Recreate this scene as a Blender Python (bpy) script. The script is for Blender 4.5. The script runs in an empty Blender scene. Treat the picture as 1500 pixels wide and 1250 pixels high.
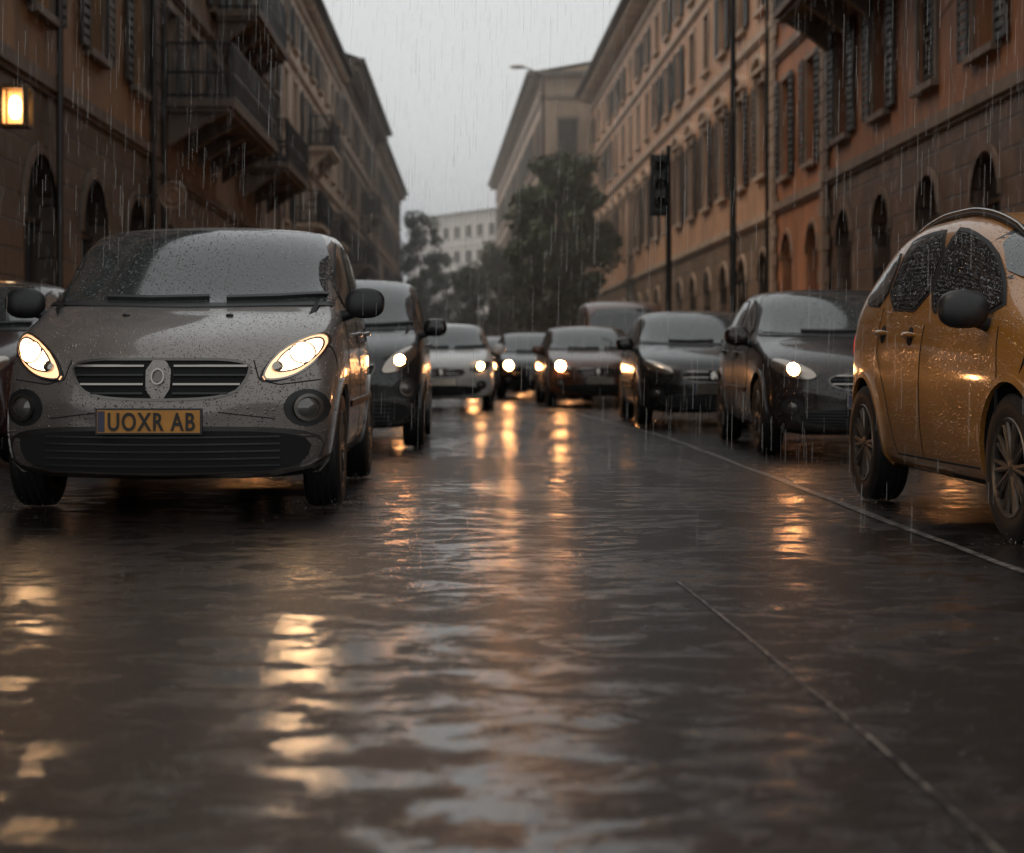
import bpy, bmesh, math, random
from mathutils import Vector, Matrix
from mathutils.bvhtree import BVHTree
random.seed(7)
R=random.Random(11)
scene=bpy.context.scene
COL=scene.collection

# ------------------------------------------------------------ materials
def N(nt,t,**k):
    n=nt.nodes.new(t)
    for a,b in k.items(): setattr(n,a,b)
    return n
def new_mat(name):
    m=bpy.data.materials.new(name); m.use_nodes=True
    nt=m.node_tree
    for n in list(nt.nodes): nt.nodes.remove(n)
    out=nt.nodes.new('ShaderNodeOutputMaterial')
    b=nt.nodes.new('ShaderNodeBsdfPrincipled')
    nt.links.new(b.outputs[0],out.inputs[0])
    return m,nt,b
def simple(name,col,rough=.5,metal=0,em=None,es=0,coat=0,noise=0,nscale=8):
    m,nt,b=new_mat(name)
    b.inputs['Base Color'].default_value=(*col,1)
    b.inputs['Roughness'].default_value=rough
    b.inputs['Metallic'].default_value=metal
    b.inputs['Coat Weight'].default_value=coat
    b.inputs['Coat Roughness'].default_value=.05
    if em:
        b.inputs['Emission Color'].default_value=(*em,1); b.inputs['Emission Strength'].default_value=es
    if noise:
        tc=nt.nodes.new('ShaderNodeTexCoord'); n=nt.nodes.new('ShaderNodeTexNoise')
        n.inputs['Scale'].default_value=nscale; n.inputs['Detail'].default_value=6
        nt.links.new(tc.outputs['Object'],n.inputs['Vector'])
        mr=nt.nodes.new('ShaderNodeMapRange'); mr.inputs[1].default_value=.3; mr.inputs[2].default_value=.7
        mr.inputs[3].default_value=1-noise; mr.inputs[4].default_value=1+noise
        nt.links.new(n.outputs[0],mr.inputs[0])
        vm=nt.nodes.new('ShaderNodeVectorMath'); vm.operation='SCALE'; vm.inputs[0].default_value=col
        nt.links.new(mr.outputs[0],vm.inputs['Scale']); nt.links.new(vm.outputs[0],b.inputs['Base Color'])
    return m
def drops(nt,b,scale=48,dist=.008,amount=.6):
    tc=nt.nodes.new('ShaderNodeTexCoord')
    hs=[]
    for s,a in ((scale,amount*.8),(scale*2.0,amount*1.1)):
        a=min(a,.98)
        v=nt.nodes.new('ShaderNodeTexVoronoi'); v.inputs['Scale'].default_value=s
        nt.links.new(tc.outputs['Object'],v.inputs['Vector'])
        sep=nt.nodes.new('ShaderNodeSeparateColor'); nt.links.new(v.outputs['Color'],sep.inputs[0])
        sz=nt.nodes.new('ShaderNodeMapRange'); sz.inputs[1].default_value=1-a; sz.inputs[2].default_value=1
        sz.inputs[3].default_value=.02; sz.inputs[4].default_value=.45
        nt.links.new(sep.outputs[0],sz.inputs[0])
        h=nt.nodes.new('ShaderNodeMapRange'); h.interpolation_type='SMOOTHSTEP'
        nt.links.new(v.outputs['Distance'],h.inputs[0]); h.inputs[1].default_value=0
        nt.links.new(sz.outputs[0],h.inputs[2]); h.inputs[3].default_value=1; h.inputs[4].default_value=0
        hs.append(h)
    ad=nt.nodes.new('ShaderNodeMath'); ad.operation='MAXIMUM'
    nt.links.new(hs[0].outputs[0],ad.inputs[0]); nt.links.new(hs[1].outputs[0],ad.inputs[1])
    bp=nt.nodes.new('ShaderNodeBump'); bp.inputs['Strength'].default_value=1; bp.inputs['Distance'].default_value=dist
    nt.links.new(ad.outputs[0],bp.inputs['Height'])
    nt.links.new(bp.outputs[0],b.inputs['Normal'])
    nt.links.new(bp.outputs[0],b.inputs['Coat Normal'])
    return ad
def paint(name,col,metal=.3,rough=.35,scale=48,dirt_shade=.25,dist=.009,coat=1,amt=.85,drop_glint=1.9):
    m,nt,b=new_mat(name)
    b.inputs['Metallic'].default_value=metal; b.inputs['Roughness'].default_value=rough
    b.inputs['Coat Weight'].default_value=coat; b.inputs['Coat Roughness'].default_value=.06
    ad=drops(nt,b,scale,dist,amt)
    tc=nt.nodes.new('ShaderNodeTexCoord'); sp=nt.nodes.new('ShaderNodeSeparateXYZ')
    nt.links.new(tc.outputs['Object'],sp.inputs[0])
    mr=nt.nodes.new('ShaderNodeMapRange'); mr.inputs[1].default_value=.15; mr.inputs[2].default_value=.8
    mr.inputs[3].default_value=1-dirt_shade*2; mr.inputs[4].default_value=1  # dirt plus mild shade painted into the colour, darker towards the bottom
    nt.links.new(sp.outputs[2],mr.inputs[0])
    n=nt.nodes.new('ShaderNodeTexNoise'); n.inputs['Scale'].default_value=5; n.inputs['Detail'].default_value=8
    nt.links.new(tc.outputs['Object'],n.inputs['Vector'])
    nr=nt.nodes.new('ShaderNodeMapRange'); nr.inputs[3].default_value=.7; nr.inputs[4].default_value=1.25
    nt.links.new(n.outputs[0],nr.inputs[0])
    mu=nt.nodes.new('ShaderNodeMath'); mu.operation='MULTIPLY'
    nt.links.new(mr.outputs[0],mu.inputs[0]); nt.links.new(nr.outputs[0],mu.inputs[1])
    dk=nt.nodes.new('ShaderNodeMapRange'); dk.inputs[3].default_value=.8; dk.inputs[4].default_value=drop_glint  # drop highlights painted into the base colour as bright specks
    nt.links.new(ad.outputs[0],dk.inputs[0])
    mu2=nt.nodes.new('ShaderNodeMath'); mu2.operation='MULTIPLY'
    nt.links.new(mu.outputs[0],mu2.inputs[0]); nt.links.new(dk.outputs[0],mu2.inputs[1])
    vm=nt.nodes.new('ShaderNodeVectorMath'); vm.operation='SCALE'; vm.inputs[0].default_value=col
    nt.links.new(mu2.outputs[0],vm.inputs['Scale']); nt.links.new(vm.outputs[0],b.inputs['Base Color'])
    return m
def glassm(name,col,scale=42,glint_lift=3,dist=.006,amt=.75):
    m,nt,b=new_mat(name)
    b.inputs['Roughness'].default_value=.10
    b.inputs['IOR'].default_value=1.5
    b.inputs['Coat Weight'].default_value=.5; b.inputs['Coat Roughness'].default_value=.03
    ad=drops(nt,b,scale,dist,amt)
    dk=N(nt,'ShaderNodeMapRange'); dk.inputs[3].default_value=1; dk.inputs[4].default_value=glint_lift  # drops lighten the glass colour, imitating their glints
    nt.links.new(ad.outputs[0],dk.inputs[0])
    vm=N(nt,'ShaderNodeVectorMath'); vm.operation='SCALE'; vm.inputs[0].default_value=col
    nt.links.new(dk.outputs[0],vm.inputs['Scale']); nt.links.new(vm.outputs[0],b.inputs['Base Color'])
    return m
M={}
M['glass']=glassm('wet_car_glass',(.034,.038,.038),46,4,.008,.9)
M['sideglass']=glassm('wet_side_glass',(.008,.008,.008),75,2.6,.0022,.6)
M['black']=simple('black_plastic',(.012,.012,.013),.45,noise=.3,nscale=30)
M['bump']=simple('bumper_plastic',(.016,.014,.013),.38,noise=.3,nscale=14)
M['dark']=simple('dark_cavity',(.003,.003,.003),.9)
M['seam']=simple('panel_gap',(.006,.006,.006),.8)
M['tyre']=simple('wet_tyre_rubber',(.009,.008,.008),.5,noise=.4,nscale=40)
M['alloy']=simple('alloy_rim',(.16,.135,.115),.35,.8,noise=.3,nscale=20)
M['chrome']=simple('chrome_trim',(.36,.33,.30),.2,1)
M['slat']=simple('dark_chrome_slat',(.14,.13,.12),.25,.9)
M['reflector']=simple('lamp_reflector',(.38,.33,.28),.2,.9,coat=1)
M['lamp']=simple('lamp_glow',(.8,.7,.6),.2,em=(1,.50,.22),es=1.7,coat=1)
M['lamp2']=simple('lamp_inner_glow',(.9,.8,.7),.2,em=(1,.66,.38),es=6,coat=1)
M['core']=simple('lamp_core',(1,1,1),.2,em=(1,.60,.30),es=150)
M['farcore']=simple('warm_lamp_core',(1,1,1),.2,em=(1,.43,.15),es=110)
M['lens']=simple('unlit_lens',(.1,.09,.08),.08,.3,coat=1)
M['plate']=simple('yellow_plate',(.42,.18,.025),.4,noise=.15,nscale=12)
M['plateblue']=simple('plate_band',(.03,.03,.06),.4)
M['plateink']=simple('plate_ink',(.01,.008,.006),.5)
M['redlamp']=simple('red_lamp',(.5,.02,.01),.2,em=(1,.05,.02),es=.4,coat=1)

# ------------------------------------------------------------ mesh builder
class MB:
    def __init__(s): s.v=[];s.f=[];s.m=[];s.mats=[]
    def mi(s,m):
        if m not in s.mats: s.mats.append(m)
        return s.mats.index(m)
    def add(s,vs,fs,mat):
        o=len(s.v); s.v+= [tuple(v) for v in vs]; k=s.mi(mat)
        for f in fs: s.f.append(tuple(o+i for i in f)); s.m.append(k)
    def box(s,a,b,mat,T=None):
        x0,y0,z0=a;x1,y1,z1=b
        vs=[Vector(p) for p in ((x0,y0,z0),(x1,y0,z0),(x1,y1,z0),(x0,y1,z0),(x0,y0,z1),(x1,y0,z1),(x1,y1,z1),(x0,y1,z1))]
        if T: vs=[T(v) for v in vs]
        s.add(vs,[(0,3,2,1),(4,5,6,7),(0,1,5,4),(1,2,6,5),(2,3,7,6),(3,0,4,7)],mat)
    def tube(s,p0,p1,r0,r1,mat,n=10,cap=True):
        p0=Vector(p0);p1=Vector(p1);d=(p1-p0).normalized()
        a=d.orthogonal().normalized();b=d.cross(a)
        vs=[];fs=[]
        for p,r in((p0,r0),(p1,r1)):
            for i in range(n):
                t=2*math.pi*i/n; vs.append(p+(a*math.cos(t)+b*math.sin(t))*r)
        for i in range(n): fs.append((i,(i+1)%n,n+(i+1)%n,n+i))
        if cap: fs.append(tuple(range(n)));fs.append(tuple(range(n,2*n)))
        s.add(vs,fs,mat)
    def path(s,pts,r,mat,n=8):
        for i in range(len(pts)-1): s.tube(pts[i],pts[i+1],r,r,mat,n)
    def lathe_x(s,prof,mat,c=(0,0,0),n=36):
        vs=[];fs=[];k=len(prof)
        for i in range(n):
            t=2*math.pi*i/n
            for x,r in prof: vs.append((c[0]+x,c[1]+r*math.cos(t),c[2]+r*math.sin(t)))
        for i in range(n):
            j=(i+1)%n
            for q in range(k-1): fs.append((i*k+q,i*k+q+1,j*k+q+1,j*k+q))
        s.add(vs,fs,mat)
    def lathe_z(s,prof,mat,c=(0,0,0),n=24):
        vs=[];fs=[];k=len(prof)
        for i in range(n):
            t=2*math.pi*i/n
            for r,z in prof: vs.append((c[0]+r*math.cos(t),c[1]+r*math.sin(t),c[2]+z))
        for i in range(n):
            j=(i+1)%n
            for q in range(k-1): fs.append((i*k+q,j*k+q,j*k+q+1,i*k+q+1))
        s.add(vs,fs,mat)
    def ell(s,c,rad,mat,p=2.6,n=20,m=14):
        vs=[];fs=[]
        def sg(v,e): return math.copysign(abs(v)**e,v)
        e=2/p
        for i in range(m+1):
            ph=-math.pi/2+math.pi*i/m
            for j in range(n):
                th=2*math.pi*j/n
                vs.append((c[0]+rad[0]*sg(math.cos(ph),e)*sg(math.cos(th),e),c[1]+rad[1]*sg(math.cos(ph),e)*sg(math.sin(th),e),c[2]+rad[2]*sg(math.sin(ph),e)))
        for i in range(m):
            for j in range(n):
                fs.append((i*n+j,i*n+(j+1)%n,(i+1)*n+(j+1)%n,(i+1)*n+j))
        s.add(vs,fs,mat)
    def obj(s,name,parent=None,smooth=False,angle=None):
        me=bpy.data.meshes.new(name); me.from_pydata(s.v,[],s.f)
        for m in s.mats: me.materials.append(m)
        me.polygons.foreach_set('material_index',s.m)
        if smooth: me.polygons.foreach_set('use_smooth',[True]*len(s.f))
        me.update()
        if smooth and angle: 
            try: me.set_sharp_from_angle(angle=math.radians(angle))
            except Exception: pass
        o=bpy.data.objects.new(name,me); COL.objects.link(o)
        if parent: o.parent=parent
        return o
def empty(name,loc=(0,0,0),rz=0):
    e=bpy.data.objects.new(name,None); COL.objects.link(e); e.location=loc; e.rotation_euler=(0,0,rz); e.empty_display_size=.3
    return e
def interp(tab,x):
    if x<=tab[0][0]: return tab[0][1]
    for (a,b),(c,d) in zip(tab,tab[1:]):
        if x<=c: return b+(d-b)*(x-a)/(c-a)
    return tab[-1][1]
def lerp(a,b,t): return a+(b-a)*t
def sstep(t):
    t=max(0,min(1,t)); return t*t*(3-2*t)
def chaikin(p,it=2):
    for _ in range(it):
        q=[]
        for i in range(len(p)):
            a=p[i];b=p[(i+1)%len(p)]
            q.append((a[0]*.75+b[0]*.25,a[1]*.75+b[1]*.25)); q.append((a[0]*.25+b[0]*.75,a[1]*.25+b[1]*.75))
        p=q
    return p
def resample(p,n,closed=True):
    pts=p+[p[0]] if closed else p
    L=[0]
    for a,b in zip(pts,pts[1:]): L.append(L[-1]+math.hypot(b[0]-a[0],b[1]-a[1]))
    out=[];k=0;tot=L[-1]; NN=n if closed else n-1
    for i in range(n):
        t=tot*i/NN
        while k<len(L)-2 and L[k+1]<t: k+=1
        d=L[k+1]-L[k] or 1
        u=(t-L[k])/d; out.append((lerp(pts[k][0],pts[k+1][0],u),lerp(pts[k][1],pts[k+1][1],u)))
    return out

# ------------------------------------------------------------ cars
class Proj:
    def __init__(s,bvh): s.b=bvh
    def hit(s,fr,a,b,off):
        if fr=='F': o=Vector((a,-3,b));d=Vector((0,1,0))
        elif fr=='B': o=Vector((a,9,b));d=Vector((0,-1,0))
        elif fr=='R': o=Vector((3,a,b));d=Vector((-1,0,0))
        elif fr=='L': o=Vector((-3,a,b));d=Vector((1,0,0))
        else: o=Vector((a,b,5));d=Vector((0,0,-1))
        loc,n,i,t=s.b.ray_cast(o,d)
        if loc is None:
            loc,n,i,t=s.b.find_nearest(o+d*3)
        if n.dot(d)>0: n=-n
        return loc+n*off
    def patch(s,mb,fr,poly,mat,off=.006,rings=6,n=40,it=2,bulge=0,scale=1,skirt=.02):
        p=resample(chaikin(poly,it),n)
        cx=sum(q[0] for q in p)/n; cy=sum(q[1] for q in p)/n
        vs=[s.hit(fr,cx,cy,off+bulge)];fs=[]
        for k in range(1,rings+1):
            t=k/rings
            for q in p: vs.append(s.hit(fr,cx+(q[0]-cx)*t*scale,cy+(q[1]-cy)*t*scale,off+bulge*(1-t*t)))
        for q in p: vs.append(s.hit(fr,cx+(q[0]-cx)*scale,cy+(q[1]-cy)*scale,off-skirt))
        for i in range(n): fs.append((0,1+i,1+(i+1)%n))
        for k in range(rings):
            for i in range(n):
                a=1+k*n+i;b=1+k*n+(i+1)%n
                fs.append((a,a+n,b+n,b))
        mb.add(vs,fs,mat)
    def strip(s,mb,fr,pts,w,mat,off=.004,n=24,closed=False):
        p=resample(pts,n,closed)
        vs=[];fs=[]
        for i,q in enumerate(p):
            a=p[(i-1)%n] if (closed or i>0) else p[i]; b=p[(i+1)%n] if (closed or i<n-1) else p[i]
            dx,dy=b[0]-a[0],b[1]-a[1]; l=math.hypot(dx,dy) or 1; nx,ny=-dy/l,dx/l
            for t,o in ((-1,-.008),(-.9,off),(.9,off),(1,-.008)):
                vs.append(s.hit(fr,q[0]+nx*w/2*t,q[1]+ny*w/2*t,o))
        for i in range(n if closed else n-1):
            j=(i+1)%n
            for k in range(3): fs.append((i*4+k,i*4+k+1,j*4+k+1,j*4+k))
        mb.add(vs,fs,mat)

def circ(cx,cy,r,n=16,ry=None): return [(cx+r*math.cos(2*math.pi*i/n),cy+(ry or r)*math.sin(2*math.pi*i/n)) for i in range(n)]

TY={}
TY['mpv']=dict(L=3.95,W=1.78,prof=[(0,.62),(.03,.74),(.09,.85),(.22,.93),(.45,1.0),(.7,1.06),(.88,1.10),(1.0,1.16),(1.25,1.32),(1.5,1.475),(1.75,1.575),(2.05,1.63),(2.6,1.66),(3.2,1.62),(3.55,1.5),(3.75,1.28),(3.88,1.0),(3.95,.75)],
  belt=(1.02,1.10),rw=.83,R=.315,wy=(.78,3.22),
  ws=[(-.84,1.13),(-.4,1.11),(.4,1.11),(.84,1.13),(.83,1.17),(.70,1.56),(.67,1.585),(.3,1.592),(-.3,1.592),(-.67,1.585),(-.70,1.56),(-.83,1.17)],
  sw=[[(1.3,1.13),(1.75,1.42),(2.0,1.51),(2.12,1.52),(2.15,1.12)],[(2.23,1.12),(2.2,1.52),(2.85,1.5),(3.02,1.4),(3.08,1.15)],[(3.16,1.17),(3.12,1.4),(3.3,1.36),(3.45,1.2)]],
  hl=[(.51,.695),(.52,.75),(.58,.835),(.70,.915),(.81,.95),(.83,.885),(.77,.79),(.671,.718),(.584,.695)],
  grille=[(-.46,.80),(0,.80),(.46,.80),(.44,.70),(.36,.61),(0,.595),(-.36,.61),(-.44,.70)],
  intake=[(-.76,.43),(0,.445),(.76,.43),(.75,.30),(.65,.24),(0,.225),(-.65,.24),(-.75,.30)],
  fog=(.735,.555,.078),plate=.49,mir=(1.2,1.13))
TY['round']=dict(L=3.95,W=1.70,prof=[(0,.58),(.03,.7),(.1,.82),(.25,.92),(.45,.98),(.62,1.03),(.8,1.13),(1.1,1.32),(1.4,1.45),(1.75,1.53),(2.1,1.57),(2.6,1.575),(3.0,1.535),(3.3,1.46),(3.58,1.33),(3.78,1.15),(3.9,.93),(3.95,.7)],
  belt=(.95,1.09),rw=.79,R=.33,wy=(.72,3.2),
  ws=[(-.76,1.10),(0,1.07),(.76,1.10),(.62,1.45),(0,1.48),(-.62,1.45)],
  sw=[[(.92,1.02),(1.1,1.16),(1.4,1.33),(1.75,1.43),(2.0,1.46),(2.03,1.05),(1.6,1.03)],[(2.09,1.055),(2.06,1.46),(2.5,1.465),(2.78,1.43),(2.84,1.09)],[(2.90,1.10),(2.85,1.41),(3.08,1.34),(3.38,1.17),(3.3,1.12)]],
  hl=[(.45,.72),(.5,.80),(.62,.88),(.76,.92),(.78,.84),(.7,.74),(.58,.70)],
  grille=[(-.4,.72),(.4,.72),(.36,.62),(-.36,.62)],intake=[(-.6,.42),(.6,.42),(.55,.26),(-.55,.26)],fog=(.62,.5,.07),plate=.5,mir=(1.05,1.03))
TY['hatch']=dict(L=4.3,W=1.80,prof=[(0,.56),(.03,.68),(.1,.78),(.3,.87),(.7,.95),(1.0,1.0),(1.15,1.06),(1.5,1.26),(1.85,1.42),(2.2,1.48),(2.8,1.5),(3.3,1.46),(3.8,1.32),(4.1,1.1),(4.25,.9),(4.3,.7)],
  belt=(.93,1.03),rw=.78,R=.33,wy=(.8,3.45),
  ws=[(-.81,1.05),(0,1.03),(.81,1.05),(.80,1.09),(.65,1.41),(.6,1.43),(0,1.44),(-.6,1.43),(-.65,1.41),(-.80,1.09)],
  sw=[[(1.5,1.02),(1.95,1.31),(2.2,1.37),(2.35,1.38),(2.38,1.03)],[(2.45,1.03),(2.42,1.38),(2.95,1.37),(3.2,1.29),(3.25,1.06)],[(3.32,1.07),(3.3,1.27),(3.6,1.14)]],
  hl=[(.48,.66),(.5,.71),(.62,.78),(.8,.83),(.83,.76),(.76,.68),(.6,.64)],
  grille=[(-.42,.70),(.42,.70),(.36,.55),(-.36,.55)],intake=[(-.66,.40),(.66,.40),(.58,.25),(-.58,.25)],fog=(.68,.42,.06),plate=.47,mir=(1.4,1.03))
TY['van']=dict(L=4.8,W=1.95,prof=[(0,.7),(.05,.92),(.18,1.08),(.55,1.18),(.8,1.28),(1.15,1.6),(1.45,1.9),(1.8,2.08),(2.2,2.14),(3.5,2.16),(4.4,2.13),(4.65,2.0),(4.76,1.5),(4.8,.9)],
  belt=(1.15,1.2),rw=.86,R=.34,wy=(.85,3.9),
  ws=[(-.84,1.3),(0,1.28),(.84,1.3),(.80,1.5),(.74,1.92),(0,1.98),(-.74,1.92),(-.80,1.5)],
  sw=[[(1.3,1.25),(1.75,1.85),(2.2,1.9),(2.25,1.25)],[(2.35,1.25),(2.35,1.9),(3.3,1.9),(3.3,1.25)]],
  hl=[(.6,.75),(.62,.95),(.8,1.03),(.88,.95),(.86,.78)],
  grille=[(-.5,.92),(.5,.92),(.46,.75),(-.46,.75)],intake=[(-.66,.50),(.66,.50),(.6,.3),(-.6,.3)],fog=(.7,.45,.07),plate=.6,mir=(1.2,1.35))

def car_body(T,mat):
    L,W=T['L'],T['W'];prof=T['prof'];b0,b1=T['belt'];rw=T['rw']
    ys=sorted(set([p[0] for p in prof]+[L*.5,L*.6,L*.7]))
    plan=[(0,.935),(.1,.965),(.4,.99),(.9,1),(L-1,1),(L-.4,.97),(L-.1,.92),(L,.88)]
    bot=[(0,.21),(.15,.18),(.5,.19),(L-.6,.2),(L-.1,.26),(L,.32)]
    rings=[]
    def by(x,w,y):
        t=min(1,abs(x)/w)
        f=.30*math.exp(-(y/.45)**2)+.10*math.exp(-((y-1.45)/.5)**2)-.20*math.exp(-((L-y)/.4)**2)
        return f*t**2.2
    for y in ys:
        zt=interp(prof,y);b=lerp(b0,b1,y/L);h=sstep((zt-b-.04)/.40)
        w=W/2*interp(plan,y);zb=interp(bot,y);zl=min(b,zt-.09);wr=rw*w
        P=[(0,zb),(.55*w,zb),(.90*w,zb+.01),(.975*w,zb+.09),(1.0*w,lerp(zb,zl,.5)),(.995*w,lerp(zb,zl,.78)),(.96*w,zl)]
        P.append((lerp(.90*w,lerp(.95*w,wr,.45),h),lerp(zt-.05,lerp(zl,zt-.07,.5),h)))
        P.append((lerp(.80*w,wr+.01,h),lerp(zt-.018,zt-.085,h)))
        P.append((lerp(.62*w,.90*wr,h),lerp(zt-.006,zt-.03,h)))
        P.append((lerp(.32*w,.5*wr,h),lerp(zt+.004,zt-.003,h)))
        P.append((0,zt+.006))
        ring=[(x,y+by(x,w,y),z) for x,z in P]+[(-x,y+by(x,w,y),z) for x,z in P[-2:0:-1]]
        rings.append((ring,w,y))
    vs=[];fs=[];n=len(rings[0][0])
    for r,_,_ in rings: vs+=r
    for i in range(len(rings)-1):
        for j in range(n):
            k=(j+1)%n; fs.append((i*n+j,(i+1)*n+j,(i+1)*n+k,i*n+k))
    def cap(ri,rev):
        r,w,y=rings[ri];zc=sum(p[2] for p in r)/n
        prev=[ri*n+j for j in range(n)]
        for s in (.82,.5,.2):
            cur=[]
            for p in r:
                x=p[0]*s; cur.append(len(vs)); vs.append((x,y+by(x,w,y)*1.0,zc+(p[2]-zc)*s))
            for j in range(n):
                k=(j+1)%n; q=(prev[j],prev[k],cur[k],cur[j]); fs.append(q if not rev else q[::-1])
            prev=cur
        c=len(vs);vs.append((0,y,zc))
        for j in range(n):
            q=(prev[j],prev[(j+1)%n],c); fs.append(q if not rev else q[::-1])
    cap(0,False);cap(len(rings)-1,True)
    me=bpy.data.meshes.new('b'); me.from_pydata(vs,[],fs); me.update()
    bm=bmesh.new();bm.from_mesh(me);bmesh.ops.recalc_face_normals(bm,faces=bm.faces);bm.to_mesh(me);bm.free()
    o=bpy.data.objects.new('body',me);COL.objects.link(o)
    md=o.modifiers.new('s','SUBSURF');md.levels=2;md.render_levels=2
    dg=bpy.context.evaluated_depsgraph_get();dg.update()
    me2=bpy.data.meshes.new_from_object(o.evaluated_get(dg)); o.modifiers.clear(); o.data=me2
    bvh=BVHTree.FromPolygons([v.co.copy() for v in me2.vertices],[tuple(p.vertices) for p in me2.polygons])
    rc=T['R']+.05;cm=MB();xi=W/2-.30
    for sx in(-1,1):
        for wy in T['wy']:
            cm.tube((sx*xi,wy,T['R']),(sx*(W/2+.2),wy,T['R']),rc,rc,M['dark'],40)
    co=cm.obj('cut'); 
    bm=bmesh.new();bm.from_mesh(co.data);bmesh.ops.recalc_face_normals(bm,faces=bm.faces);bm.to_mesh(co.data);bm.free()
    md=o.modifiers.new('b','BOOLEAN');md.operation='DIFFERENCE';md.object=co;md.solver='EXACT'
    dg=bpy.context.evaluated_depsgraph_get();dg.update()
    me3=bpy.data.meshes.new_from_object(o.evaluated_get(dg)); o.modifiers.clear();o.data=me3
    bpy.data.objects.remove(co)
    me3.materials.clear(); me3.materials.append(mat); me3.materials.append(M['dark'])
    for p in me3.polygons:
        c=p.center;p.material_index=0;p.use_smooth=True
        for wy in T['wy']:
            d=math.hypot(c.y-wy,c.z-T['R'])
            if d<rc+.006 and (abs(p.normal.x)<.5 or abs(abs(c.x)-xi)<.01) and abs(c.x)>xi-.02 and c.z<rc+T['R']+.02 and c.z>.19:
                p.material_index=1
        if c.z<.24 and abs(p.normal.z)>.7: p.material_index=1
    try: me3.set_sharp_from_angle(angle=math.radians(40))
    except Exception: pass
    return o,Proj(bvh)

wheel_cache={}
def wheel_mesh(Rr):
    if Rr in wheel_cache: return wheel_cache[Rr]
    mb=MB();w=.10
    mb.lathe_x([(-w*.9,.60*Rr),(-w,.78*Rr),(-w*.97,.92*Rr),(-w*.78,.985*Rr),(0,Rr),(w*.78,.985*Rr),(w*.97,.92*Rr),(w,.78*Rr),(w*.92,.66*Rr)],M['tyre'],n=48)
    for k in range(3):
        x=(-.4+.4*k)*w; mb.lathe_x([(x-.006,Rr*1.003),(x+.006,Rr*1.003)],M['dark'],n=48)
    mb.lathe_x([(w*.92,.67*Rr),(w*.98,.655*Rr),(w*.9,.61*Rr),(w*.2,.60*Rr)],M['alloy'],n=48)
    mb.lathe_x([(w*.2,.62*Rr),(w*.15,.0001)],M['dark'],n=24)
    mb.lathe_x([(w*.3,.42*Rr),(w*.32,.12*Rr)],M['seam'],n=24)
    for i in range(10):
        t=2*math.pi*i/10
        for dt in(-.07,.07):
            b=t+dt*1.5
            p0=Vector((w*.72,.10*Rr*math.cos(t),.10*Rr*math.sin(t)));p1=Vector((w*.82,.62*Rr*math.cos(b),.62*Rr*math.sin(b)))
            mb.tube(p0,p1,.016,.011,M['alloy'],6)
    mb.lathe_x([(w*.5,.15*Rr),(w*.82,.14*Rr),(w*.9,.08*Rr),(w*.9,.0001)],M['alloy'],n=24)
    o=mb.obj('wheel',smooth=True,angle=40);me=o.data;bpy.data.objects.remove(o)
    wheel_cache[Rr]=me
    return me

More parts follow.
